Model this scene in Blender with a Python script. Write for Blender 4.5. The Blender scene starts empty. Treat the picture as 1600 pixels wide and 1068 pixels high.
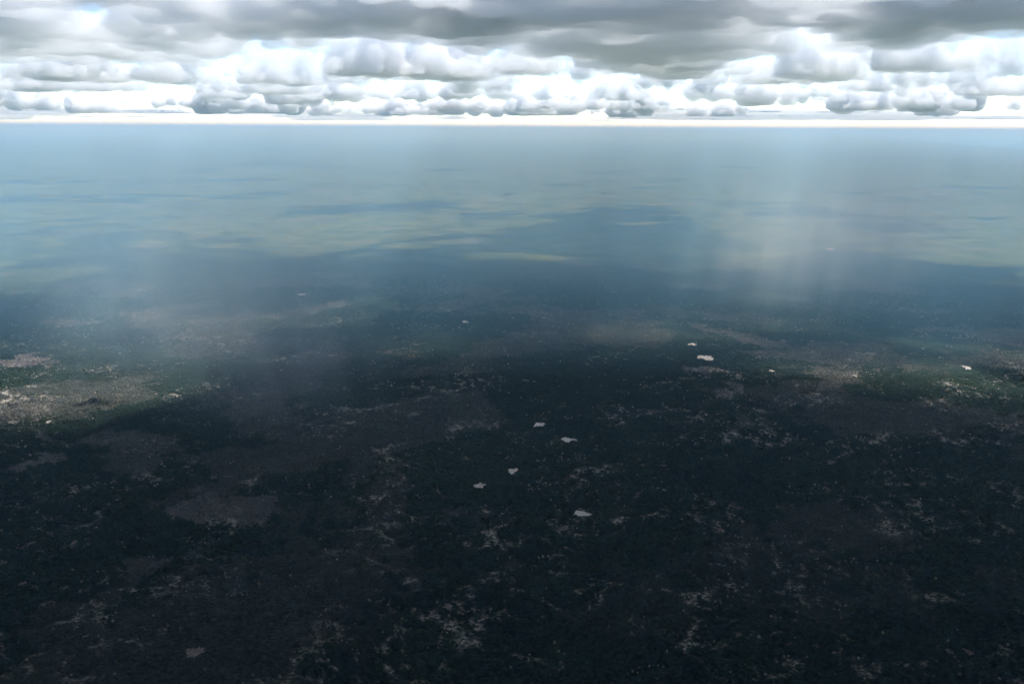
import bpy, bmesh, math, random
import numpy as np
from mathutils import Matrix, Vector

# ------------------------------------------------------------------ camera, sky, sun
S = bpy.context.scene
C = S.collection
ALT = 1000.0                    # metres above the plain
RE = 1.0e13                     # radius of the plain's curve: as good as flat
FPX, PITCH, ROLL = 1570.0, -12.0, 0.29
cam = bpy.data.cameras.new('camera')
cam.sensor_width = 36.0
cam.lens = FPX / 1600.0 * 36.0
cam.clip_start, cam.clip_end = 1.0, 900000.0
cam_o = bpy.data.objects.new('camera', cam)
CM = (Matrix.Translation((0, 0, ALT)) @ Matrix.Rotation(math.radians(90 + PITCH), 4, 'X')
      @ Matrix.Rotation(math.radians(ROLL), 4, 'Z'))
cam_o.matrix_world = CM
C.objects.link(cam_o)
S.camera = cam_o

SUN_EL, SUN_AZ = 66.0, 32.0     # azimuth from +Y clockwise: high, ahead and to the right
w = bpy.data.worlds.new('World')
S.world = w
w.use_nodes = True
nt = w.node_tree
sky = nt.nodes.new('ShaderNodeTexSky')
sky.sky_type = 'NISHITA'
sky.sun_disc = False
sky.sun_elevation = math.radians(SUN_EL)
sky.sun_rotation = math.radians(SUN_AZ)
sky.altitude = 1000
sky.air_density = 0.8
sky.dust_density = 0.1
sky.ozone_density = 2.5
nt.links.new(sky.outputs[0], nt.nodes['Background'].inputs[0])
nt.nodes['Background'].inputs[1].default_value = 0.115

sun = bpy.data.lights.new('sun', 'SUN')
sun.energy = 2.8
sun.angle = math.radians(0.53)
sun.color = (1.0, 0.98, 0.955)
sun_o = bpy.data.objects.new('sun', sun)
sd = Vector((math.cos(math.radians(SUN_EL)) * math.sin(math.radians(SUN_AZ)),
             math.cos(math.radians(SUN_EL)) * math.cos(math.radians(SUN_AZ)),
             math.sin(math.radians(SUN_EL))))
sun_o.rotation_euler = sd.to_track_quat('Z', 'Y').to_euler()
C.objects.link(sun_o)

S.view_settings.view_transform = 'Standard'
S.view_settings.look = 'None'
S.view_settings.exposure = 1.12
S.view_settings.gamma = 1.0
S.view_settings.use_curve_mapping = False
cy = S.cycles
cy.max_bounces = 11
cy.diffuse_bounces = 2
cy.glossy_bounces = 2
cy.transmission_bounces = 2
cy.volume_bounces = 9
cy.transparent_max_bounces = 128
cy.volume_step_rate = 1.3
cy.volume_max_steps = 256
cy.use_denoising = True
cy.use_adaptive_sampling = True
cy.adaptive_threshold = 0.026
cy.adaptive_min_samples = 48
cy.sample_clamp_indirect = 6.0

# ------------------------------------------------------------------ helpers
rng = np.random.default_rng(11)
R3 = np.array(CM.to_3x3())
EYE = np.array((0.0, 0.0, ALT))


def ray(u, v):
    d = R3 @ np.array(((u - 800.0) / FPX, (534.0 - v) / FPX, -1.0))
    return d / np.linalg.norm(d)


def gz(x, y):
    return -(x * x + y * y) / (2 * RE)


def ground_at(u, v):
    """point of the plain seen at pixel (u, v) of the photograph"""
    d = ray(u, v)
    hd = math.hypot(d[0], d[1])
    a, b, c = hd * hd / (2 * RE), d[2], ALT
    disc = max(b * b - 4 * a * c, 0.0)
    t = (-b - math.sqrt(disc)) / (2 * a)
    p = EYE + d * t
    return np.array((p[0], p[1], gz(p[0], p[1])))


def level_at(u, v, z):
    d = ray(u, v)
    return EYE + d * ((z - ALT) / d[2])


_perm = np.random.default_rng(5).permutation(256).astype(np.int32)
_perm = np.concatenate([_perm, _perm, _perm])
_g3 = np.random.default_rng(6).normal(size=(256, 3))
_g3 /= np.linalg.norm(_g3, axis=1)[:, None]


def perlin(P):
    """gradient noise, P is (n, 3); about -0.7 to 0.7"""
    i = np.floor(P).astype(np.int64)
    f = P - i
    i = (i & 255).astype(np.int32)
    u = f * f * f * (f * (f * 6 - 15) + 10)
    out = 0.0
    for dx in (0, 1):
        wx = u[:, 0] if dx else 1 - u[:, 0]
        for dy in (0, 1):
            wy = u[:, 1] if dy else 1 - u[:, 1]
            for dz in (0, 1):
                wz = u[:, 2] if dz else 1 - u[:, 2]
                h = _perm[_perm[_perm[(i[:, 0] + dx) & 255] + ((i[:, 1] + dy) & 255)] + ((i[:, 2] + dz) & 255)]
                g = _g3[h]
                dot = g[:, 0] * (f[:, 0] - dx) + g[:, 1] * (f[:, 1] - dy) + g[:, 2] * (f[:, 2] - dz)
                out = out + wx * wy * wz * dot
    return out


def fbm(P, octv=4, gain=0.5, lac=2.03):
    s, a = 0.0, 1.0
    for k in range(octv):
        s = s + a * perlin(P + 17.3 * k)
        P = P * lac
        a *= gain
    return s


def billow(P, octv=3, gain=0.5, lac=2.1):
    s, a = 0.0, 1.0
    for k in range(octv):
        s = s + a * (np.abs(perlin(P + 9.1 * k)) * 2.6 - 0.6)
        P = P * lac
        a *= gain
    return s


def P2(x, y, scale, off=0.0):
    return np.stack([x / scale + off, y / scale - off * 0.7, np.full_like(x, off * 1.3 + 0.37)], axis=1)


def sstep(a, b, x):
    t = np.clip((x - a) / (b - a), 0, 1)
    return t * t * (3 - 2 * t)


def tag(o, label=None, cat=None, group=None, kind=None):
    for k, v in (('label', label), ('category', cat), ('group', group), ('kind', kind)):
        if v:
            o[k] = v
    return o


def mesh_from(name, verts, faces, smooth=True):
    me = bpy.data.meshes.new(name)
    verts = np.asarray(verts, dtype=np.float32)
    faces = np.asarray(faces, dtype=np.int32)
    k = faces.shape[1]
    me.vertices.add(len(verts))
    me.vertices.foreach_set('co', verts.ravel())
    me.loops.add(faces.size)
    me.loops.foreach_set('vertex_index', faces.ravel())
    me.polygons.add(len(faces))
    me.polygons.foreach_set('loop_start', np.arange(0, faces.size, k, dtype=np.int32))
    me.update(calc_edges=True)
    if smooth:
        me.polygons.foreach_set('use_smooth', np.ones(len(faces), dtype=bool))
    return me


def link(name, me, m=None, parent=None):
    o = bpy.data.objects.new(name, me)
    if m:
        me.materials.clear()
        me.materials.append(m)
    if parent:
        o.parent = parent
    C.objects.link(o)
    return o


class N:
    """small node-tree writer"""

    def __init__(self, name):
        self.m = bpy.data.materials.new(name)
        self.m.use_nodes = True
        self.t = self.m.node_tree
        self.t.nodes.clear()
        self.out = self.t.nodes.new('ShaderNodeOutputMaterial')

    def n(self, kind, ins=None, **props):
        nd = self.t.nodes.new(kind)
        for k, v in props.items():
            setattr(nd, k, v)
        for k, v in (ins or {}).items():
            s = nd.inputs[k]
            if isinstance(v, bpy.types.NodeSocket):
                self.t.links.new(v, s)
            else:
                s.default_value = v
        return nd

    def math(self, op, a, b=0.0, c=None, clamp=False):
        ins = {0: a, 1: b}
        if c is not None:
            ins[2] = c
        return self.n('ShaderNodeMath', ins, operation=op, use_clamp=clamp).outputs[0]

    def mix(self, f, a, b):
        nd = self.n('ShaderNodeMix', {0: f}, data_type='RGBA')
        for k, v in ((6, a), (7, b)):
            if isinstance(v, bpy.types.NodeSocket):
                self.t.links.new(v, nd.inputs[k])
            else:
                nd.inputs[k].default_value = (*v, 1)
        return nd.outputs[2]

    def remap(self, x, a, b, c=0.0, d=1.0):
        return self.n('ShaderNodeMapRange', {0: x, 1: a, 2: b, 3: c, 4: d}, interpolation_type='SMOOTHSTEP').outputs[0]

    def noise(self, vec, scale, detail=4.0, rough=0.55):
        return self.n('ShaderNodeTexNoise', {'Vector': vec, 'Scale': scale, 'Detail': detail, 'Roughness': rough}).outputs[0]


# ------------------------------------------------------------------ land cover of the plain
def polys_ground(polys):
    return [np.array([ground_at(u, v)[:2] for u, v in p]) for p in polys]


# dry grey-brown woodland among the green, outlines read off the photograph
DRY = polys_ground([
    [(-40, 628), (82, 632), (80, 642), (52, 645), (45, 656), (0, 664), (-40, 662)],
    [(-40, 668), (30, 672), (80, 680), (95, 690), (130, 688), (160, 676), (200, 686), (285, 682), (280, 690), (240, 700), (200, 712),
     (150, 706), (120, 702), (70, 690), (30, 682), (-40, 678)],
    [(155, 726), (170, 712), (215, 700), (270, 692), (282, 698), (262, 716), (228, 730), (205, 752), (165, 758), (152, 742)],
    [(250, 722), (320, 704), (380, 700), (470, 688), (520, 700), (560, 712), (520, 730), (430, 742), (370, 760), (300, 775), (250, 790),
     (215, 800), (300, 755), (330, 735)],
    [(20, 716), (85, 714), (84, 724), (60, 728), (30, 728)],
    [(360, 640), (420, 616), (480, 640), (470, 690), (400, 690), (355, 670)],
    [(300, 640), (350, 610), (400, 600), (520, 520), (560, 560), (470, 610), (380, 640)],
    [(190, 490), (240, 486), (420, 490), (540, 470), (545, 482), (430, 498), (250, 512), (205, 508)],
    [(60, 500), (120, 492), (150, 506), (90, 512)],
    [(30, 1000), (60, 955), (120, 925), (180, 930), (175, 975), (150, 1040), (140, 1120), (-60, 1120), (-20, 1060)],
    [(170, 900), (200, 872), (270, 870), (255, 900), (200, 920)],
    [(290, 770), (420, 770), (440, 800), (330, 830), (270, 800)],
    [(1088, 504), (1110, 506), (1150, 522), (1230, 534), (1250, 541), (1180, 540), (1130, 526), (1090, 514)],
    [(1145, 556), (1180, 546), (1290, 536), (1345, 546), (1340, 570), (1300, 572), (1260, 560), (1200, 562)],
    [(1255, 590), (1280, 574), (1345, 572), (1360, 590), (1330, 604), (1270, 604)],
    [(1060, 572), (1130, 574), (1160, 582), (1110, 590), (1060, 584)],
    [(1110, 610), (1130, 596), (1150, 600), (1140, 614), (1120, 622)],
    [(1410, 516), (1500, 510), (1600, 516), (1680, 520), (1680, 540), (1560, 538), (1480, 522)],
    [(700, 560), (800, 520), (900, 500), (1010, 505), (1060, 520), (1040, 545), (900, 540), (800, 560), (720, 590)],
    [(620, 640), (700, 600), (770, 620), (790, 650), (700, 690), (640, 690)],
    [(1360, 620), (1500, 640), (1680, 660), (1680, 690), (1520, 670), (1380, 650)],
    [(1060, 860), (1120, 830), (1300, 880), (1360, 930), (1340, 990), (1250, 960), (1130, 930), (1060, 910)],
    [(1340, 900), (1440, 900), (1480, 960), (1400, 960)],
    [(1540, 880), (1680, 900), (1680, 1000), (1570, 960)],
    [(560, 760), (640, 750), (650, 820), (600, 860), (560, 820)],
    [(0, 560), (60, 556), (90, 570), (0, 580)],
    [(930, 880), (1050, 900), (1100, 1000), (960, 1010), (900, 940)],
    [(450, 930), (540, 900), (640, 960), (600, 1040), (480, 1030)],
])


DRYW = {0: 0.65, 1: 0.65, 2: 0.55, 3: 0.5, 7: 0.5, 8: 0.5, 12: 0.7, 13: 0.55, 14: 0.6, 17: 0.6, 5: 0.45, 6: 0.4, 9: 0.8, 18: 0.35, 19: 0.4, 20: 0.5, 21: 0.45, 22: 0.4, 23: 0.4, 24: 0.45, 26: 0.35, 27: 0.4}


def inside(poly, x, y):
    r = np.zeros(len(x), dtype=bool)
    n = len(poly)
    for i in range(n):
        x0, y0 = poly[i]
        x1, y1 = poly[(i + 1) % n]
        c = (y0 > y) != (y1 > y)
        if y1 != y0:
            r ^= c & (x < (x1 - x0) * (y - y0) / (y1 - y0) + x0)
    return r


def cover(x, y):
    """0 green woodland .. 1 dry leafless woodland; and a finer 0..1 openness"""
    d = np.hypot(x, y)
    wx = x + fbm(P2(x, y, 190, 3.1), 5, 0.62) * 120 + fbm(P2(x, y, 18, 7.7), 2) * 22
    wy = y + fbm(P2(x, y, 190, 9.4), 5, 0.62) * 170 + fbm(P2(x, y, 18, 1.2), 2) * 34
    dry = np.zeros(len(x))
    near = (d < 9000) & (y > 0)
    if near.any():
        a = np.zeros(near.sum())
        for k, p in enumerate(DRY):
            a = np.maximum(a, inside(p, wx[near], wy[near]) * DRYW.get(k, 1.0))
        dry[near] = a * (0.45 + 0.5 * sstep(2000, 2900, d[near]))
    n1 = fbm(P2(x, y, 900, 5.0), 5)
    wild = sstep(0.16, 0.26, n1 + 0.25 * fbm(P2(x, y, 60, 2.0), 2))
    dry = np.maximum(dry, wild * np.where(d < 9000, 0.4, 0.55))
    return np.clip(dry + 0.18 * fbm(P2(x, y, 45, 8.0), 3), 0, 1)


def lines(x, y):
    """thin crooked lines of bare pale sand between the trees, broken into specks"""
    q = fbm(P2(x, y, 420, 21.0), 4)
    q2 = fbm(P2(x, y, 260, 33.0), 3)
    q3 = fbm(P2(x, y, 150, 52.0), 3)
    l = np.maximum(1 - np.abs(q) / 0.042, 0.9 - np.abs(q2 - 0.1) / 0.040)
    l = np.maximum(l, 0.8 - np.abs(q3 + 0.05) / 0.040)
    br = sstep(-0.10, 0.14, fbm(P2(x, y, 300, 40.0), 2))
    br2 = sstep(-0.12, 0.10, fbm(P2(x, y, 22, 44.0), 2))
    return np.clip(l * 1.4, 0, 1) * br * br2


# ------------------------------------------------------------------ materials
def mat_ground():
    g = N('forest_floor')
    geo = g.n('ShaderNodeNewGeometry').outputs['Position']
    dry = g.n('ShaderNodeAttribute', attribute_name='dry').outputs['Fac']
    sand = g.n('ShaderNodeAttribute', attribute_name='sand').outputs['Fac']
    big = g.noise(geo, 0.0011, 6.0, 0.62)
    mid = g.noise(geo, 0.012, 5.0, 0.6)
    vor = g.n('ShaderNodeTexVoronoi', {'Vector': geo, 'Scale': 0.11})
    crown = g.remap(vor.outputs['Distance'], 0.1, 0.75, 1.0, 0.0)
    fine = g.noise(geo, 0.35, 3.0, 0.6)
    green = g.mix(g.remap(big, 0.35, 0.65), (0.014, 0.034, 0.022), (0.040, 0.068, 0.040))
    brown = g.mix(g.remap(mid, 0.3, 0.7), (0.165, 0.154, 0.146), (0.260, 0.242, 0.228))
    col = g.mix(dry, green, brown)
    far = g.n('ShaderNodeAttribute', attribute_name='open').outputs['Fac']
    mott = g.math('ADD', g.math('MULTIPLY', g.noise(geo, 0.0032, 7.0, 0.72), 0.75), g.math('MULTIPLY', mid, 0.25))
    col = g.mix(far, col, g.mix(g.remap(mott, 0.38, 0.62), (0.034, 0.078, 0.026), (0.165, 0.215, 0.080)))  # far plain: sunlit yellow-green put into the ground colour itself
    bare = g.math('MULTIPLY', g.remap(mid, 0.60, 0.70), g.remap(big, 0.50, 0.62))
    col = g.mix(g.math('MULTIPLY', bare, 0.55), col, (0.26, 0.215, 0.15))
    speck = g.remap(g.noise(geo, 0.11, 3.0, 0.6), 0.40, 0.56)
    col = g.mix(g.math('MULTIPLY', sand, speck), col, (0.60, 0.54, 0.49))
    vary = g.math('ADD', g.math('MULTIPLY', fine, 0.5), g.math('MULTIPLY', vor.outputs['Color'], 0.6))
    colv = g.n('ShaderNodeHueSaturation', {'Color': col, 'Value': g.math('ADD', vary, 0.42)}).outputs[0]
    h = g.math('ADD', g.math('MULTIPLY', crown, 5.0), g.math('MULTIPLY', fine, 1.6))
    bump = g.n('ShaderNodeBump', {'Height': h, 'Strength': 0.9, 'Distance': 1.0}).outputs[0]
    b = g.n('ShaderNodeBsdfPrincipled', {'Base Color': colv, 'Roughness': 0.95, 'Specular IOR Level': 0.1, 'Normal': bump})
    g.t.links.new(b.outputs[0], g.out.inputs['Surface'])
    return g.m


def mat_crown(name, dark, light, instanced):
    g = N(name)
    tc = g.n('ShaderNodeNewGeometry').outputs['Position']
    if instanced:
        a = g.n('ShaderNodeAttribute', attribute_name='dry', attribute_type='INSTANCER').outputs['Fac']
        r = g.n('ShaderNodeAttribute', attribute_name='vary', attribute_type='INSTANCER').outputs['Fac']
        green = g.mix(r, (0.008, 0.030, 0.019), (0.040, 0.082, 0.050))
        brown = g.mix(r, (0.110, 0.104, 0.100), (0.240, 0.224, 0.212))
        base = g.mix(a, green, brown)
        pale = g.n('ShaderNodeAttribute', attribute_name='pale', attribute_type='INSTANCER').outputs['Fac']
        base = g.mix(pale, base, (0.58, 0.54, 0.50))
    else:
        r = g.n('ShaderNodeObjectInfo').outputs['Random']
        base = g.mix(r, dark, light)
    leaf = g.noise(tc, 0.9, 3.0, 0.6)
    base = g.n('ShaderNodeHueSaturation', {'Color': base, 'Value': g.remap(leaf, 0.3, 0.7, 0.6, 1.45)}).outputs[0]
    b = g.n('ShaderNodeBsdfPrincipled', {'Base Color': base, 'Roughness': 0.8, 'Specular IOR Level': 0.2})
    g.t.links.new(b.outputs[0], g.out.inputs['Surface'])
    return g.m


def mat_plain(name, c0, c1, scale, rough=0.9, spec=0.2):
    g = N(name)
    tc = g.n('ShaderNodeNewGeometry').outputs['Position']
    n = g.noise(tc, scale, 5.0, 0.6)
    col = g.mix(g.remap(n, 0.3, 0.7), c0, c1)
    b = g.n('ShaderNodeBsdfPrincipled', {'Base Color': col, 'Roughness': rough, 'Specular IOR Level': spec})
    g.t.links.new(b.outputs[0], g.out.inputs['Surface'])
    return g.m


def mat_cloud(name, density, skin=0.06):
    g = N(name)
    v = g.n('ShaderNodeVolumeScatter', {'Color': (0.998, 0.998, 1.0, 1), 'Density': density, 'Anisotropy': 0.1})
    t = g.n('ShaderNodeBsdfTransparent')
    d = g.n('ShaderNodeBsdfDiffuse', {'Color': (0.9, 0.9, 0.9, 1)})
    m = g.n('ShaderNodeMixShader', {0: skin, 1: t.outputs[0], 2: d.outputs[0]})
    g.t.links.new(v.outputs[0], g.out.inputs['Volume'])
    if skin:
        g.t.links.new(m.outputs[0], g.out.inputs['Surface'])
    g.m.cycles.homogeneous_volume = True
    return g.m


# ------------------------------------------------------------------ the plain
def build_ground():
    th = np.concatenate([np.radians(np.linspace(-33, 33, 440)), np.radians(np.linspace(33, 327, 50)[1:-1])])
    rr = np.concatenate([[30.0, 200, 500, 900], np.geomspace(1250, 9000, 560), np.geomspace(9000, 250000, 300)[1:]])
    nt_, nr = len(th), len(rr)
    T, Rr = np.meshgrid(th, rr)
    x, y = (Rr * np.sin(T)).ravel(), (Rr * np.cos(T)).ravel()
    z = gz(x, y)
    dry = cover(x, y)
    sand = lines(x, y) * (1 - sstep(3600, 6500, np.hypot(x, y)))
    idx = np.arange(nt_ * nr).reshape(nr, nt_)
    a, b = idx[:-1], idx[1:]
    q = np.stack([a, np.roll(a, -1, 1), np.roll(b, -1, 1), b], axis=-1).reshape(-1, 4)
    me = mesh_from('ground', np.stack([x, y, z], 1), q[:, ::-1])
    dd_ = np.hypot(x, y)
    sun_tint = sstep(6800, 9200, dd_ + 1500 * fbm(P2(x, y, 1400, 91.0), 4)) * (0.75 + 0.5 * fbm(P2(x, y, 2500, 95.0), 4)) * (1 - 0.5 * dry)  # how strongly distant ground is painted lighter, standing in for sunlight
    for nm, vals in (('dry', dry), ('sand', sand), ('open', np.clip(sun_tint, 0, 1))):
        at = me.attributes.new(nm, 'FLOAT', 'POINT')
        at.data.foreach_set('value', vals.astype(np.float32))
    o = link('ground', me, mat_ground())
    tag(o, kind='structure')


build_ground()

# ------------------------------------------------------------------ haze
haze = N('haze_air')
pv = haze.n('ShaderNodeVolumePrincipled', {'Color': (0.35, 0.63, 1.0, 1), 'Absorption Color': (0.55, 0.55, 0.55, 1), 'Density': 4.3e-5, 'Anisotropy': 0.0})
haze.t.links.new(pv.outputs[0], haze.out.inputs['Volume'])
hb = bmesh.new()
bmesh.ops.create_cube(hb, size=1.0)
bmesh.ops.scale(hb, vec=(502000, 502000, 1170 + 2), verts=hb.verts)
bmesh.ops.translate(hb, vec=(0, 0, (1170 - 2) / 2), verts=hb.verts)
hm = bpy.data.meshes.new('haze')
hb.to_mesh(hm)
hb.free()
tag(link('haze', hm, haze.m), kind='stuff')
haze.m.cycles.homogeneous_volume = True

# ------------------------------------------------------------------ rain
def mat_rain(name, dens, rx, ry, seed, lean, col):
    g = N(name)
    tc = g.n('ShaderNodeTexCoord').outputs['Object']
    sep = g.n('ShaderNodeSeparateXYZ', {0: tc})
    Z = sep.outputs[2]
    X, Y = g.math('SUBTRACT', sep.outputs[0], g.math('MULTIPLY', Z, lean)), sep.outputs[1]
    tc = g.n('ShaderNodeCombineXYZ', {0: X, 1: Y, 2: Z}).outputs[0]
    r2 = g.math('ADD', g.math('POWER', g.math('DIVIDE', X, rx), 2.0), g.math('POWER', g.math('DIVIDE', Y, ry), 2.0))
    fall = g.math('POWER', g.math('SUBTRACT', 1.0, r2, clamp=True), 2.0)
    mp = g.n('ShaderNodeMapping', {'Vector': tc, 'Location': (seed, seed, 0), 'Scale': (1, 1, 0.10)}).outputs[0]
    st = g.noise(mp, 0.0075, 4.0, 0.6)
    st = g.remap(st, 0.33, 0.68, 0.1, 1.8)
    foot = g.remap(Z, 0.0, 380.0, 0.12, 1.0)
    foot = g.math('MULTIPLY', foot, g.remap(Z, 320.0, 900.0, 1.0, 0.05))
    d = g.math('MULTIPLY', g.math('MULTIPLY', fall, st), g.math('MULTIPLY', foot, dens))
    v = g.n('ShaderNodeVolumeScatter', {'Color': (*col, 1), 'Density': d, 'Anisotropy': 0.2})
    g.t.links.new(v.outputs[0], g.out.inputs['Volume'])
    return g.m


def rain(u, v, rx, ry, dens, lean, seed, rot=0.0, col=(0.62, 0.80, 1.0)):
    p = ground_at(u, v)
    n, k = 28, 8
    vs, fs = [], []
    for j in range(k + 1):
        t = j / k
        zz = 2 + (1026 - 2) * t
        for i in range(n):
            a = 2 * math.pi * i / n
            vs.append((rx * math.cos(a) + lean * zz, ry * math.sin(a), zz))
    for j in range(k):
        for i in range(n):
            i2 = (i + 1) % n
            fs.append((j * n + i, j * n + i2, (j + 1) * n + i2, (j + 1) * n + i))
    me = bpy.data.meshes.new('rain')
    me.from_pydata(vs, [], fs + [tuple(range(n))[::-1], tuple(range(k * n, k * n + n))])
    o = link('rain', me, mat_rain('falling_rain', dens, rx, ry, seed, lean, col))
    o.location = (p[0], p[1], p[2])
    o.rotation_euler = (0, 0, rot)
    tag(o, kind='stuff')
    return o


rain(340, 640, 820, 600, 0.00078, -0.10, 100)
rain(470, 670, 480, 420, 0.00075, -0.24, 340)
rain(180, 600, 620, 520, 0.00014, 0.06, 900)
rain(1240, 490, 800, 620, 0.00165, 0.12, 700)
rain(1385, 440, 620, 560, 0.00130, 0.04, 1500)
# the thin mist of rain all along the front of the deck
def mist(u, v, rx, ry, dens, col):
    mm = N('rain_mist')
    mv = mm.n('ShaderNodeVolumeScatter', {'Color': (*col, 1), 'Density': dens})
    mm.t.links.new(mv.outputs[0], mm.out.inputs['Volume'])
    mm.m.cycles.homogeneous_volume = True
    mc = ground_at(u, v)
    mb = bmesh.new()
    bmesh.ops.create_uvsphere(mb, u_segments=64, v_segments=24, radius=1.0)
    bmesh.ops.bisect_plane(mb, geom=mb.verts[:] + mb.edges[:] + mb.faces[:], plane_co=(0, 0, 0), plane_no=(0, 0, -1), clear_outer=True)
    bmesh.ops.holes_fill(mb, edges=[e for e in mb.edges if e.is_boundary])
    for q in mb.verts:
        q.co = (q.co.x * rx, q.co.y * ry, 1.5 + q.co.z * 1020)
    me = bpy.data.meshes.new('rain_mist')
    mb.to_mesh(me)
    mb.free()
    o = link('rain_mist', me, mm.m)
    o.location = (mc[0], mc[1], 0)
    tag(o, kind='stuff')


mist(760, 385, 9000, 2300, 0.5e-4, (0.30, 0.62, 1.0))
mist(800, 455, 6500, 2300, 2.4e-4, (0.29, 0.67, 1.0))

# ------------------------------------------------------------------ pans: open sandy hollows with shallow pale water
PANS = [  # pixel centre, width and height in pixels, label
    (1103, 559, 30, 8, 'largest white pan, ragged and bright in the dark woods under the right rain'),
    (1081, 538, 16, 4, 'narrow white pan just beyond the largest bright pan'),
    (842, 663, 21, 7, 'white pan with notched edge, farthest of the middle chain'),
    (889, 687, 28, 7, 'long flat white pan second in the middle chain'),
    (801, 735, 20, 8, 'greyish white pan in the middle chain, above the broken one'),
    (750, 758, 24, 7, 'thin broken white pan at the left end of the middle chain'),
    (908, 802, 24, 10, 'white pan nearest the camera in the middle chain'),
    (1205, 579, 9, 4, 'tiny pale pan right of the largest bright pan'),
    (1510, 574, 15, 5, 'lone pale pan near the right edge of the plain'),
    (472, 460, 14, 3, 'thin white streak of a pan far off behind the left rain'),
    (727, 503, 13, 4, 'small pale pan far off in the middle of the plain'),
    (1297, 389, 10, 2, 'tiny distant pan seen through the right rain'),
    (305, 1018, 26, 15, 'dull pinkish sandy pan in the darkest corner of woods at lower left'),
    (1513, 1018, 12, 8, 'small pinkish sandy pan in the dark woods at lower right'),
    (75, 659, 7, 6, 'tiny bright pan beside the dry grey patch at left edge'),
    (116, 847, 9, 6, 'small pinkish pan in dark woods at the left edge'),
    (36, 911, 9, 5, 'faint pale pan in dark woods below the other left edge pan'),
]
mp_ = N('pan_sand')
pp_ = mp_.n('ShaderNodeNewGeometry').outputs['Position']
pn_ = mp_.noise(pp_, 0.12, 5.0, 0.6)
pc_ = mp_.mix(mp_.remap(pn_, 0.3, 0.7), (0.86, 0.81, 0.76), (0.72, 0.64, 0.58))
pb_ = mp_.n('ShaderNodeBsdfPrincipled', {'Base Color': pc_, 'Roughness': mp_.remap(pn_, 0.45, 0.6, 0.08, 0.5), 'Specular IOR Level': 0.6})
mp_.t.links.new(pb_.outputs[0], mp_.out.inputs['Surface'])
dull_ = N('pan_dull_sand')
pp2_ = dull_.n('ShaderNodeNewGeometry').outputs['Position']
pn2_ = dull_.noise(pp2_, 0.16, 5.0, 0.65)
pc2_ = dull_.mix(dull_.remap(pn2_, 0.35, 0.65), (0.20, 0.15, 0.14), (0.62, 0.50, 0.46))
pb2_ = dull_.n('ShaderNodeBsdfPrincipled', {'Base Color': pc2_, 'Roughness': 0.9})
dull_.t.links.new(pb2_.outputs[0], dull_.out.inputs['Surface'])
pan_info = []
for k, (u, v, pw, ph, lab) in enumerate(PANS):
    p = ground_at(u, v)
    dd = np.linalg.norm(p - EYE)
    rx = 0.86 * pw / FPX * dd / 2
    ry = 0.9 * min(ph / FPX * dd / abs(math.sin(math.atan2(ALT, dd))) / 2, rx * 2.2)
    pr = np.random.default_rng(500 + k)
    n = 56
    ph_ = pr.uniform(0, 6.28, 6)
    vs = [(0, 0, 0.12)]
    for ring in (0.5, 0.92, 1.0):
        for i in range(n):
            a = 2 * math.pi * i / n
            q = 1 + 0.20 * math.sin(2 * a + ph_[0]) + 0.16 * math.sin(3 * a + ph_[1]) + 0.13 * math.sin(5 * a + ph_[2]) + 0.09 * math.sin(9 * a + ph_[3]) + 0.08 * math.sin(14 * a + ph_[4])
            q *= ring
            vs.append((rx * q * math.cos(a), ry * q * math.sin(a), {0.5: 0.12, 0.92: 0.3, 1.0: -0.3}[ring]))
    fs = [(0, 1 + i, 1 + (i + 1) % n) for i in range(n)]
    for q in range(2):
        fs += [(1 + q * n + i, 1 + (q + 1) * n + i, 1 + (q + 1) * n + (i + 1) % n, 1 + q * n + (i + 1) % n) for i in range(n)]
    me = bpy.data.meshes.new('pan')
    me.from_pydata(vs, [], fs)
    o = link('pan', me, dull_.m if 'pinkish' in lab or 'faint' in lab else mp_.m)
    o.location = (p[0], p[1], p[2] + 0.45)
    tag(o, lab, 'pan', 'pale pans in the woodland')
    pan_info.append((p[0], p[1], rx, ry))

# ------------------------------------------------------------------ woodland
def crown_mesh(seed, sub, bare):
    r_ = random.Random(seed)
    bm = bmesh.new()
    lobes = [(0, 0, 4.6, 3.1, 1.9)]
    for k in range(5):
        a = r_.uniform(0, 6.28)
        q = r_.uniform(1.4, 2.7)
        lobes.append((q * math.cos(a), q * math.sin(a), r_.uniform(3.8, 5.6), r_.uniform(1.4, 2.2), r_.uniform(1.0, 1.6)))
    for k, (x, y, z, r, rz) in enumerate(lobes):
        g = bmesh.ops.create_icosphere(bm, subdivisions=sub, radius=1.0)
        for v in g['verts']:
            f = r_.uniform(0.72, 1.22)
            v.co = Vector((v.co.x * r * f + x, v.co.y * r * f + y, v.co.z * rz * f + z))
    me = bpy.data.meshes.new('crown')
    bm.to_mesh(me)
    bm.free()
    return me


def limb(bm, a, b, r0, r1, k=5):
    a, b = Vector(a), Vector(b)
    q = (b - a).to_track_quat('Z', 'Y').to_matrix()
    rings = []
    for p, r in ((a, r0), (b, r1)):
        rings.append([bm.verts.new(p + q @ Vector((r * math.cos(6.2832 * i / k), r * math.sin(6.2832 * i / k), 0))) for i in range(k)])
    for i in range(k):
        bm.faces.new((rings[0][i], rings[0][(i + 1) % k], rings[1][(i + 1) % k], rings[1][i]))
    bm.faces.new(rings[1])


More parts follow.
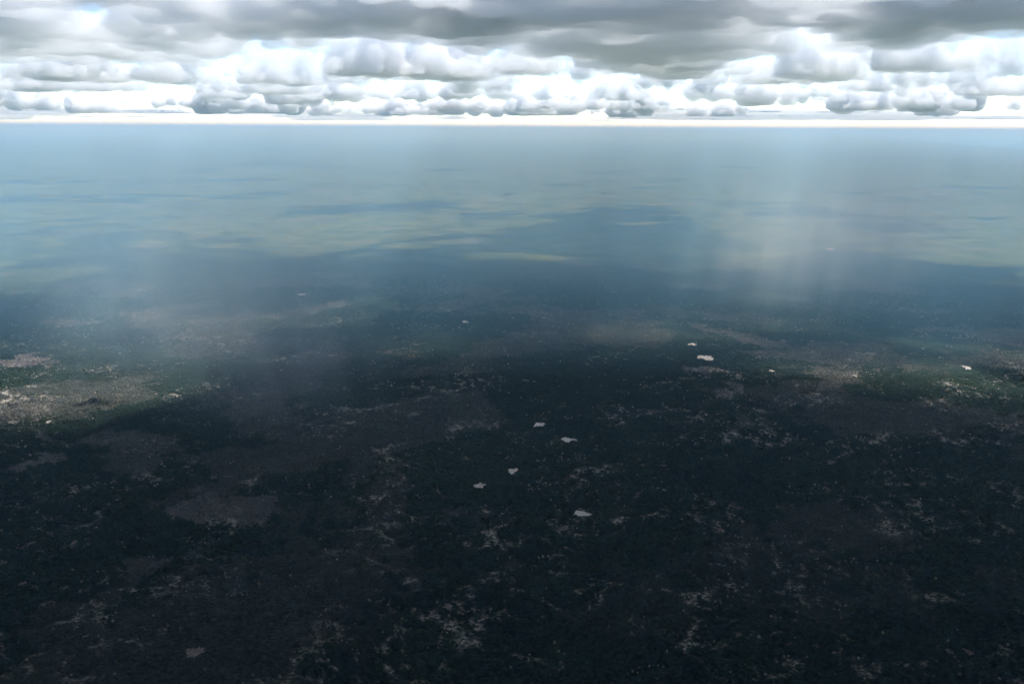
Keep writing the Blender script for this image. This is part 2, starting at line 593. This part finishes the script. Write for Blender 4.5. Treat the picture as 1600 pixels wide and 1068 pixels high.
def trunk_mesh(seed, branches=4, reach=2.2, top=5.0, thick=0.28):
    r_ = random.Random(seed)
    bm = bmesh.new()
    limb(bm, (0, 0, -0.3), (0.1, 0, 2.6), thick, thick * 0.7)
    for k in range(branches):
        a = 6.28 * k / branches + r_.uniform(-0.5, 0.5)
        q = reach * r_.uniform(0.6, 1.1)
        tip = (q * math.cos(a), q * math.sin(a), top * r_.uniform(0.75, 1.05))
        limb(bm, (0.1, 0, r_.uniform(1.6, 2.5)), tip, thick * 0.6, thick * 0.22)
        if top > 5.5:
            for j in range(3):
                b = a + r_.uniform(-1.0, 1.0)
                mid = Vector((0.1, 0, 2.2)).lerp(Vector(tip), r_.uniform(0.4, 0.9))
                limb(bm, mid, mid + Vector((1.5 * math.cos(b), 1.5 * math.sin(b), r_.uniform(0.4, 1.4))), thick * 0.4, thick * 0.12, 4)
    me = bpy.data.meshes.new('trunk')
    bm.to_mesh(me)
    bm.free()
    return me


BARK = mat_plain('bark', (0.10, 0.08, 0.06), (0.16, 0.13, 0.10), 2.0)
PALEBARK = mat_plain('pale_bark', (0.42, 0.38, 0.33), (0.60, 0.55, 0.48), 1.2)
LEAF_I = mat_crown('woodland_leaves', None, None, True)
LEAF_GREEN = mat_crown('green_leaves', (0.008, 0.030, 0.019), (0.040, 0.082, 0.050), False)
LEAF_DRY = mat_crown('dry_leaves', (0.110, 0.104, 0.100), (0.240, 0.224, 0.212), False)

SP = 9.0
gx, gy = np.meshgrid(np.arange(-4200, 4200, SP), np.arange(1250, 7200, SP))
gx, gy = gx.ravel(), gy.ravel()
gx = gx + rng.uniform(-0.48, 0.48, len(gx)) * SP
gy = gy + rng.uniform(-0.48, 0.48, len(gy)) * SP
dist = np.hypot(gx, gy)
ok = (np.abs(np.arctan2(gx, gy)) < math.radians(31)) & (dist > 1480) & (dist < 7000)
gx, gy, dist = gx[ok], gy[ok], dist[ok]
dry = cover(gx, gy)
sand = lines(gx, gy)
keep = rng.uniform(0, 1, len(gx)) < np.clip(0.98 - 0.42 * dry, 0, 1) * (1 - 0.93 * (sand > 0.08)) * (1 - sstep(5200, 7000, dist))
for px, py, rx, ry in pan_info:
    rim = ((gx - px) / (rx * 1.02 + 2)) ** 2 + ((gy - py + 7) / (ry * 1.05 + 10)) ** 2
    keep &= rim + 0.25 * rng.normal(0, 1, len(gx)) > 0.95
gx, gy, dist, dry, sand = gx[keep], gy[keep], dist[keep], dry[keep], sand[keep]
n = len(gx)
vary = np.clip(0.42 + 0.6 * fbm(P2(gx, gy, 130, 60.0), 3) + rng.normal(0, 0.3, n), 0, 1)
clump = sstep(0.05, 0.4, fbm(P2(gx, gy, 110, 71.0), 3))
clump2 = sstep(0.26, 0.5, fbm(P2(gx, gy, 34, 83.0), 2) + 0.45 * (clump - 0.3))
pale = (rng.uniform(0, 1, n) < 0.0006 + 0.45 * clump2 + 0.60 * (sand > 0.02)) * np.clip(rng.uniform(0.15, 1.15, n) ** 2, 0, 1)
size = np.clip(rng.normal(1.0, 0.22, n), 0.5, 1.7) * (1 - 0.28 * dry) * 1.12
rotz = rng.uniform(0, 6.28, n)

# the 300 nearest in the frame stand as trees of their own
cosx = math.radians(26.6)
order = np.argsort(dist + 1e6 * ((np.abs(np.arctan2(gx, gy)) > cosx) | (dist < 1640)))
CROWNS = [crown_mesh(k, 2, False) for k in range(4)]
TRUNKS = [trunk_mesh(k) for k in range(3)]
BARE = [trunk_mesh(20 + k, 6, 3.0, 6.2, 0.34) for k in range(3)]
DRYCROWNS = [c.copy() for c in CROWNS]
for c in CROWNS:
    c.materials.append(LEAF_GREEN)
for c in DRYCROWNS:
    c.materials.append(LEAF_DRY)
for c in TRUNKS:
    c.materials.append(BARK)
for c in BARE:
    c.materials.append(PALEBARK)
own = order[:300]
for k, i in enumerate(own):
    e = bpy.data.objects.new('tree', None)
    C.objects.link(e)
    e.location = (gx[i], gy[i], gz(gx[i], gy[i]))
    e.rotation_euler = (0, 0, rotz[i])
    e.scale = (size[i],) * 3
    if pale[i] > 0.2:
        tag(e, 'pale leafless tree standing out in the nearest dark woodland', 'tree', 'pale leafless trees of the nearest woodland')
        t = bpy.data.objects.new('trunk', BARE[k % 3])
    else:
        if dry[i] > 0.45:
            tag(e, 'dry grey brown tree in the nearest strip of woodland', 'tree', 'dry trees of the nearest woodland')
        else:
            tag(e, 'dark green leafy tree in the nearest strip of woodland', 'tree', 'green trees of the nearest woodland')
        c = bpy.data.objects.new('crown', (DRYCROWNS if dry[i] > 0.45 else CROWNS)[k % 4])
        c.parent = e
        C.objects.link(c)
        t = bpy.data.objects.new('trunk', TRUNKS[k % 3])
    t.parent = e
    C.objects.link(t)

rest = np.ones(n, dtype=bool)
rest[own] = False
gx, gy, dry, pale, vary, size, rotz = gx[rest], gy[rest], dry[rest], pale[rest], vary[rest], size[rest], rotz[rest]
n = len(gx)
pm = bpy.data.meshes.new('woodland')
pm.vertices.add(n)
pm.vertices.foreach_set('co', np.stack([gx, gy, gz(gx, gy)], 1).astype(np.float32).ravel())
for nm, vals in (('dry', dry), ('pale', pale), ('vary', vary), ('size', size), ('rotz', rotz)):
    at = pm.attributes.new(nm, 'FLOAT', 'POINT')
    at.data.foreach_set('value', vals.astype(np.float32))
kinds = np.where(pale > 0.2, 4 + rng.integers(0, 2, n), rng.integers(0, 4, n))
at = pm.attributes.new('kind_of_tree', 'INT', 'POINT')
at.data.foreach_set('value', kinds.astype(np.int32))
wo = link('woodland', pm)
tag(wo, kind='stuff')
protos = []
for k in range(6):
    if k < 4:
        me = crown_mesh(40 + k, 1, False)
        me.materials.append(LEAF_I)
    else:
        me = crown_mesh(40 + k, 1, False)
        for v in me.vertices:
            v.co = Vector((v.co.x * 0.62, v.co.y * 0.62, v.co.z * 1.02))
        me.materials.append(LEAF_I)
    protos.append(bpy.data.objects.new('woodland_tree_%s' % 'abcdef'[k], me))
ng = bpy.data.node_groups.new('scatter_trees', 'GeometryNodeTree')
ng.interface.new_socket('Geometry', in_out='INPUT', socket_type='NodeSocketGeometry')
ng.interface.new_socket('Geometry', in_out='OUTPUT', socket_type='NodeSocketGeometry')
gi, go = ng.nodes.new('NodeGroupInput'), ng.nodes.new('NodeGroupOutput')
jn = ng.nodes.new('GeometryNodeJoinGeometry')
for p in reversed(protos):
    oi = ng.nodes.new('GeometryNodeObjectInfo')
    oi.inputs['Object'].default_value = p
    oi.inputs['As Instance'].default_value = True
    ng.links.new(oi.outputs['Geometry'], jn.inputs[0])


def named(nm, ty):
    nd = ng.nodes.new('GeometryNodeInputNamedAttribute')
    nd.data_type = ty
    nd.inputs[0].default_value = nm
    return [o_ for o_ in nd.outputs if o_.enabled and o_.name == 'Attribute'][0]


iop = ng.nodes.new('GeometryNodeInstanceOnPoints')
iop.inputs['Pick Instance'].default_value = True
cx = ng.nodes.new('ShaderNodeCombineXYZ')
ng.links.new(named('rotz', 'FLOAT'), cx.inputs[2])
ng.links.new(gi.outputs[0], iop.inputs['Points'])
ng.links.new(jn.outputs[0], iop.inputs['Instance'])
ng.links.new(named('kind_of_tree', 'INT'), iop.inputs['Instance Index'])
ng.links.new(cx.outputs[0], iop.inputs['Rotation'])
ng.links.new(named('size', 'FLOAT'), iop.inputs['Scale'])
ng.links.new(iop.outputs[0], go.inputs[0])
md = wo.modifiers.new('scatter', 'NODES')
md.node_group = ng
print('woodland trees', n)

# ------------------------------------------------------------------ clouds
BASE = 1610.0


def union_mesh(balls, voxel):
    """one skin round all the balls (x, y, z, rx, rz)"""
    ico = bmesh.new()
    bmesh.ops.create_icosphere(ico, subdivisions=3, radius=1.0)
    iv = np.array([v.co for v in ico.verts])
    fi = np.array([[v.index for v in f.verts] for f in ico.faces])
    ico.free()
    V, F = [], []
    for k, (x, y, z, r, rz) in enumerate(balls):
        V.append(iv * (r, r, rz) + (x, y, z))
        F.append(fi + k * len(iv))
    return reskin(mesh_from('tmp', np.concatenate(V), np.concatenate(F)), voxel)


def reskin(me, voxel):
    o = bpy.data.objects.new('tmp', me)
    C.objects.link(o)
    md = o.modifiers.new('r', 'REMESH')
    md.mode = 'VOXEL'
    md.voxel_size = voxel
    dg = bpy.context.evaluated_depsgraph_get()
    out = bpy.data.meshes.new_from_object(o.evaluated_get(dg))
    bpy.data.objects.remove(o)
    bpy.data.meshes.remove(me)
    return out


def puff(me, base, amp, scale, seed, ragged):
    """cauliflower relief on the skin, and a flat ragged base"""
    n = len(me.vertices)
    co = np.empty(n * 3, dtype=np.float32)
    me.vertices.foreach_get('co', co)
    co = co.reshape(-1, 3).astype(float)
    no = np.empty(n * 3, dtype=np.float32)
    me.vertex_normals.foreach_get('vector', no)
    no = no.reshape(-1, 3).astype(float)
    P = co / scale + seed
    d = billow(P, 4, 0.55, 2.2) * amp
    co += no * d[:, None]
    low = fbm(np.stack([co[:, 0] / (scale * 1.6) + seed, co[:, 1] / (scale * 1.6), np.full(n, seed)], 1), 4, 0.6) * ragged
    fl = base + ragged * 0.9 + low
    below = co[:, 2] < fl
    co[:, 2] = np.where(below, fl + (co[:, 2] - fl) * 0.12, co[:, 2])
    co[:, 2] = np.maximum(co[:, 2], min(base, BASE) - 5 + 4 * np.sin(co[:, 0] * 0.01))
    me.vertices.foreach_set('co', co.astype(np.float32).ravel())
    me.update()
    me.polygons.foreach_set('use_smooth', np.ones(len(me.polygons), dtype=bool))



OFF = np.array((sd.x, sd.y)) / sd.z * (BASE + 250)      # from a shadow on the plain to the cloud that throws it
# gaps in the cover that let a patch of sun through (pixel on the plain, radius in metres)
GAPS = [(630, 705, 75), (60, 424, 105), (20, 440, 135), (110, 424, 90), (240, 382, 135), (340, 384, 120), (790, 347, 240), (720, 350, 210), (700, 378, 135),
        (830, 345, 210), (1160, 352, 240), (1200, 362, 180), (1410, 383, 135), (1470, 386, 120), (1590, 408, 120), (850, 402, 120), (640, 384, 135), (760, 400, 90)]
GAPS = [(*(ground_at(u, v)[:2]), r) for u, v, r in GAPS]


# places where the cover is thin enough for a milky sun to reach the rain below
THIN = [(330, 690, 170), (470, 700, 130), (1215, 500, 300)]
THIN = [(*(ground_at(u, v)[:2]), r) for u, v, r in THIN]


def thin(x, y, z):
    t = z / sd.z
    inner = 4900 - 480 * min(max(-x / 1500.0, 0.0), 1.0)  # a band of the cover is thinned so sun brightens the middle plain
    if y > 0 and inner < math.hypot(x, y) + 280 * math.sin(x * 0.0021 + y * 0.0008) < 6400 and math.sin(x * 0.0049 + 1.3 * math.sin(y * 0.0043)) < 0.55:
        return True
    return any(math.hypot(x - px - sd.x * t, y - py - sd.y * t) < r for px, py, r in THIN)


def lit(x, y, z, r):
    for px, py, rr_ in GAPS:
        t = z / sd.z
        if math.hypot(x - px - sd.x * t, y - py - sd.y * t) < r * 0.85 + rr_:
            return True
    return False


def sheet_balls(poly, seed, h, step=430.0, edge=0.5):
    """balls that fill an outline on the base plane, thinner towards its rim"""
    r_ = np.random.default_rng(seed)
    x0, y0 = poly.min(0)
    x1, y1 = poly.max(0)
    X, Y = np.meshgrid(np.arange(x0 - step, x1 + step, step), np.arange(y0 - step, y1 + step, step * 0.87))
    X = X + (np.arange(X.shape[0]) % 2)[:, None] * step / 2
    X, Y = X.ravel() + r_.uniform(-0.25, 0.25, X.size) * step, Y.ravel() + r_.uniform(-0.25, 0.25, X.size) * step
    wx = X + fbm(P2(X, Y, 1500, seed * 1.7), 3) * 700
    wy = Y + fbm(P2(X, Y, 1500, seed * 2.3 + 9), 3) * 900
    ins = inside(poly, wx, wy)
    deep = ins & inside(poly, wx + 450, wy) & inside(poly, wx - 450, wy) & inside(poly, wx, wy + 550) & inside(poly, wx, wy - 550)
    hh = h * (0.75 + 0.6 * fbm(P2(X, Y, 1300, seed * 3.1), 2))
    out = []
    for x, y, i, d, q in zip(X, Y, ins, deep, hh):
        if not i:
            continue
        r = step * r_.uniform(0.62, 0.95)
        top = max(q, 260) * (1.0 if d else edge)
        z = BASE + min(r * 0.45, top * 0.4)
        if lit(x, y, z, r):          # round a gap the cover is filled with smaller puffs
            for k in range(26):
                q = r * 0.30
                ax, ay, az = x + r_.uniform(-1, 1) * r * 0.8, y + r_.uniform(-1, 1) * r * 0.8, z + r_.uniform(-0.3, 1.2) * r
                if not lit(ax, ay, az, q):
                    out.append((ax, ay, az, q, q))
            continue
        if thin(x, y, z):
            out.append((x, y, BASE + 130, r * 1.1, 112))
            continue
        out.append((x, y, z, r, r * 0.55))
        while z + r * 0.7 < BASE + top:
            z += r * 0.75
            k = r * r_.uniform(0.6, 1.0)
            ax, ay = x + r_.uniform(-0.3, 0.3) * step, y + r_.uniform(-0.3, 0.3) * step
            if not lit(ax, ay, z, k) and not thin(ax, ay, z):
                out.append((ax, ay, z, k, k))
    return out


def heap_balls(cx, cy_, rx, ry, h, base, n, seed, heads=3):
    """a heap of cauliflower: a low broad foot, a few towers on it, small knobs on the towers"""
    r_ = np.random.default_rng(seed)
    out = []
    for k in range(n):
        a, q = r_.uniform(0, 2 * math.pi), math.sqrt(r_.uniform(0, 1))
        r = min(rx, ry) * r_.uniform(0.16, 0.34) * (1.1 - 0.5 * q)
        r = min(r, h * 0.3)
        out.append((cx + math.cos(a) * q * (rx - r), cy_ + math.sin(a) * q * (ry - r), base + r * r_.uniform(0.3, 1.0), r, r * 0.85))
    for k in range(heads):
        a, q = r_.uniform(0, 2 * math.pi), r_.uniform(0, 0.6)
        tx, ty = cx + math.cos(a) * q * rx, cy_ + math.sin(a) * q * ry
        ht = h * (1.0 if k == 0 else r_.uniform(0.45, 0.9)) * (1 - 0.25 * q)
        w0 = min(rx, ry) * r_.uniform(0.30, 0.48)
        z = 0.2 * ht
        while z < ht - w0 * 0.5:
            f = z / ht
            rr_ = w0 * (1 - 0.45 * f)
            out.append((tx + r_.normal(0, 0.15) * w0, ty + r_.normal(0, 0.15) * w0, base + z, rr_, rr_))
            for j in range(5):
                b, e = r_.uniform(0, 6.28), r_.uniform(-0.3, 0.9)
                k2 = rr_ * r_.uniform(0.3, 0.5)
                out.append((tx + math.cos(b) * math.cos(e) * rr_ * 0.9, ty + math.sin(b) * math.cos(e) * rr_ * 0.9, base + z + math.sin(e) * rr_ * 0.9, k2, k2))
            z += rr_ * 0.75
    return out


DENSE = mat_cloud('cloud_white', 0.0056, 0.01)
THICK = mat_cloud('cloud_thick', 0.007, 0.0)
PALE = mat_cloud('cloud_pale_layer', 0.0004, 0.0)
FARW = mat_cloud('cloud_far', 0.0060, 0.0)
SOFT = mat_cloud('cloud_soft', 0.0044, 0.006)
GROUPS = {'deck': 'dark based clouds of the near deck', 'white': 'white cumulus clouds beyond the deck', 'grey': 'flat grey clouds beyond the deck'}


def fine(me, amp, scale, seed):
    n = len(me.vertices)
    co = np.empty(n * 3, dtype=np.float32)
    me.vertices.foreach_get('co', co)
    co = co.reshape(-1, 3).astype(float)
    no = np.empty(n * 3, dtype=np.float32)
    me.vertex_normals.foreach_get('vector', no)
    no = no.reshape(-1, 3).astype(float)
    co += no * (billow(co / scale + seed * 2.1, 3, 0.6, 2.1) * amp)[:, None]
    co[:, 2] = np.maximum(co[:, 2], BASE - 12)
    me.vertices.foreach_set('co', co.astype(np.float32).ravel())
    me.update()


def finish(balls, vox, amp, scale, seed, ragged, m, label, grp, name='cumulus_cloud', base=BASE):
    me = union_mesh(balls, vox)
    puff(me, base, amp, scale, seed * 1.37 + 0.21, ragged)
    me = reskin(me, vox * 0.85)          # the relief may fold over itself: one clean closed skin again
    if m is not SOFT:
        fine(me, min(amp * 0.30, scale * 0.26 * 0.14), scale * 0.26, seed)
    me.polygons.foreach_set('use_smooth', np.ones(len(me.polygons), dtype=bool))
    me.name = name
    o = link(name, me, m)
    if label:
        tag(o, label, 'cloud', GROUPS[grp])
    else:
        tag(o, kind='stuff')
    return o


def deck(px, label, seed, h):
    """a cloud of the deck: its shadow's far edge follows these pixels on the plain; its near edge lies out of the frame"""
    far = [ground_at(u, v)[:2] + OFF for u, v in px]
    far = [p * (1 - 500.0 / np.linalg.norm(p)) for p in far]
    near = [p * (5300.0 / np.linalg.norm(p)) for p in (far[-1], far[0])]
    finish(sheet_balls(np.array(far + near), seed, h), 66, 190, 560, seed, 80, SOFT, label, 'deck')


deck([(-220, 340), (-60, 336), (70, 336)], 'cloud base cut by the left edge at the top corner', 4, 900)
deck([(50, 338), (180, 340), (330, 350)], 'pale grey cloud base between top left corner and the darkest base', 5, 1000)
deck([(310, 352), (390, 376), (470, 386), (540, 372), (640, 372)], 'darkest slate grey cloud base, hanging over the left rain', 1, 1900)
deck([(620, 372), (700, 350), (800, 345), (880, 330), (940, 318), (1010, 330), (1090, 340), (1200, 352)], 'broadest grey cloud base, stretching over the middle of the plain', 2, 1500)
deck([(1190, 372), (1250, 365), (1330, 365)], 'thin pale cloud between the two dark bases at right', 8, 800)
deck([(1310, 372), (1400, 392), (1500, 396), (1640, 400), (1760, 400)], 'dark blue grey cloud base in the top right corner', 3, 1900)


def shade(u, v, width, depth, h, label, grp, seed, n=34, heads=3, dense=True, base=BASE):
    """a cloud that throws the shadow centred at pixel (u, v) of the plain"""
    g = ground_at(u, v)[:2]
    d = math.hypot(*g)
    c = g + OFF
    rx = width / FPX * d / 2
    finish(heap_balls(c[0], c[1], rx, depth / 2, h, base, n, seed, heads), max(20, d / 560), min(rx, depth / 2, h) * 0.13, min(rx, depth / 2, h) * 0.34, seed,
           28, DENSE if dense else SOFT, label, grp, base=base)


def cumulus(u, v, width, depth, h, label, grp, seed, n=34, heads=3, dense=True, base=BASE):
    """a cloud whose base shows at pixel (u, v)"""
    c = level_at(u, v, base + 40)
    d = math.hypot(c[0], c[1])
    rx = width / FPX * d / 2
    finish(heap_balls(c[0], c[1], rx, depth / 2, h, base, n, seed, heads), max(20, d / 560), min(rx, depth / 2, h) * 0.13, min(rx, depth / 2, h) * 0.34, seed,
           28, DENSE if dense else SOFT, label, grp, base=base)


# clouds beyond the deck whose shadows lie on the sunlit plain
shade(40, 284, 270, 1900, 900, 'flat grey cloud lowest over the left end of the horizon', 'grey', 6, 60, 2)
shade(390, 281, 190, 1500, 800, 'little low cloud beneath the cumulus left of the many headed one', 'white', 11, 40, 3)
shade(900, 248, 300, 2000, 900, 'long low grey white bank just above the middle of the horizon', 'grey', 17, 60, 3)
shade(920, 271, 150, 1300, 700, 'small grey cloud just above the long low bank at mid horizon', 'grey', 28, 30, 1)
shade(1160, 317, 230, 1000, 650, 'flat grey sliver of cloud right of the long low white cumulus', 'grey', 7, 50, 2)
shade(1330, 355, 280, 500, 500, 'ragged grey shelf of cloud behind the heap under the pale cloud', 'grey', 29, 50, 1, False)
shade(1530, 293, 190, 1500, 800, 'white cumulus cut by the right edge', 'white', 21, 40, 3)
shade(1340, 302, 150, 1200, 600, 'small low cloud under the heap below the thin pale cloud', 'white', 20, 34, 3)
# white cumulus in rows behind them
cumulus(250, 128, 150, 3000, 1000, 'low white cumulus under the pale grey base', 'white', 12)
cumulus(575, 118, 190, 3000, 1050, 'white cumulus with several heads below the darkest base', 'white', 14, 40, 4)
cumulus(700, 122, 220, 3200, 1200, 'bright cauliflower cumulus right of the many headed one', 'white', 15, 44, 5)
cumulus(820, 112, 160, 2600, 850, 'small white cumulus tucked under the middle of the broadest base', 'white', 16)
cumulus(1070, 120, 200, 3400, 1200, 'long low white cumulus under the right end of the broadest base', 'white', 18, 44, 4)
cumulus(1260, 124, 210, 3200, 1100, 'white cumulus heap hanging under the thin pale cloud at right', 'white', 19, 44, 4)
cumulus(1440, 108, 190, 2800, 1000, 'bright white cumulus beneath the dark base of the top right corner', 'white', 30, 40, 4)
cumulus(110, 124, 200, 3000, 1100, 'white cumulus low over the left horizon', 'white', 22, 40, 3)
cumulus(440, 130, 140, 2600, 800, 'white cumulus left of the many headed one, below the darkest base', 'white', 13)

# cloud cover overhead, out of the frame: it shades the near woods
ovp = np.array([(-9500, -6500), (9500, -6500), (9500, 2500), (4600, 5300), (0, 5700), (-4600, 5300), (-9500, 2500)], dtype=float)
finish(sheet_balls(ovp, 55, 1700, 620.0), 150, 160, 600, 3.3, 60, THICK, None, None, 'unseen_clouds')

# the loose bank of small clouds that fills the gaps between the larger ones
bk = []
r_ = np.random.default_rng(41)
for k in range(60):
    dist = r_.uniform(12500, 24000)
    a = math.radians(r_.uniform(-32, 32))
    rx = r_.uniform(350, 900)
    bk += heap_balls(dist * math.sin(a), dist * math.cos(a), rx, rx * 0.6, r_.uniform(300, 750), BASE + r_.uniform(0, 500), 16, 900 + k, 3)
finish(bk, 38, 90, 240, 5.1, 25, FARW, None, None, 'cloud_bank')

wide = []  # unseen cover added beside and behind the camera, darkens near woods and haze
for x in np.arange(-19000, 19001, 1900):
    for y in np.arange(-19000, 5000, 1900):
        if (abs(x) > 8600 or y < -5600) and y < 4200 - max(0, abs(x) - 9000) * 0.3:
            q = 1.0 + 0.2 * math.sin(x * 0.7 + y * 1.3)
            wide.append((x + 500 * math.sin(y), y + 500 * math.sin(x), BASE + 700, 1500 * q, 800 * q))
finish(wide, 330, 260, 1300, 6.6, 60, THICK, None, None, 'unseen_clouds')

# far small clouds in rows towards the horizon
fr = []
r_ = np.random.default_rng(77)
for k in range(90):
    dist = 24000 * (61000 / 24000) ** r_.uniform(0, 1)
    a = math.radians(r_.uniform(-33, 33))
    x, y = dist * math.sin(a), dist * math.cos(a)
    rx = r_.uniform(0.02, 0.055) * dist
    h = min(r_.uniform(0.010, 0.030) * dist, r_.uniform(500, 1500))
    fr.append((x, y, rx, h, BASE + r_.uniform(0, 500), 300 + k))
for lo, hi in ((24000, 62000),):
    bl = []
    for x, y, rx, h, bs, sd_ in fr:
        if lo <= math.hypot(x, y) < hi:
            bl += heap_balls(x, y, rx, rx * 0.7, h, bs, 22, sd_, 3)
    finish(bl, lo / 260, lo / 300, lo / 75, 8.8 + lo * 1e-5, 20, FARW, None, None, 'distant_clouds', BASE if lo < 1e5 else BASE - 250)

# pale thin layers low over the horizon
fl = []
for k in range(70):
    dist = 66000 * (230000 / 66000) ** r_.uniform(0, 1)
    a = math.radians(r_.uniform(-33, 33))
    rx, h = r_.uniform(0.04, 0.10) * dist, r_.uniform(250, 700)
    bs = BASE + 100 + r_.uniform(0, 0.008) * dist
    fl += [(x, y, z, r, min(rz, 600)) for x, y, z, r, rz in heap_balls(dist * math.sin(a), dist * math.cos(a), rx, rx * 0.5, h, bs, 26, 1500 + k, 0)]
    for j in range(8):
        q = r_.uniform(-1, 1)
        fl.append((dist * math.sin(a) + q * rx, dist * math.cos(a), bs + h * 0.5, rx * 0.4, h * r_.uniform(0.3, 0.6)))
finish(fl, 420, 160, 1400, 12.4, 30, PALE, None, None, 'distant_clouds')
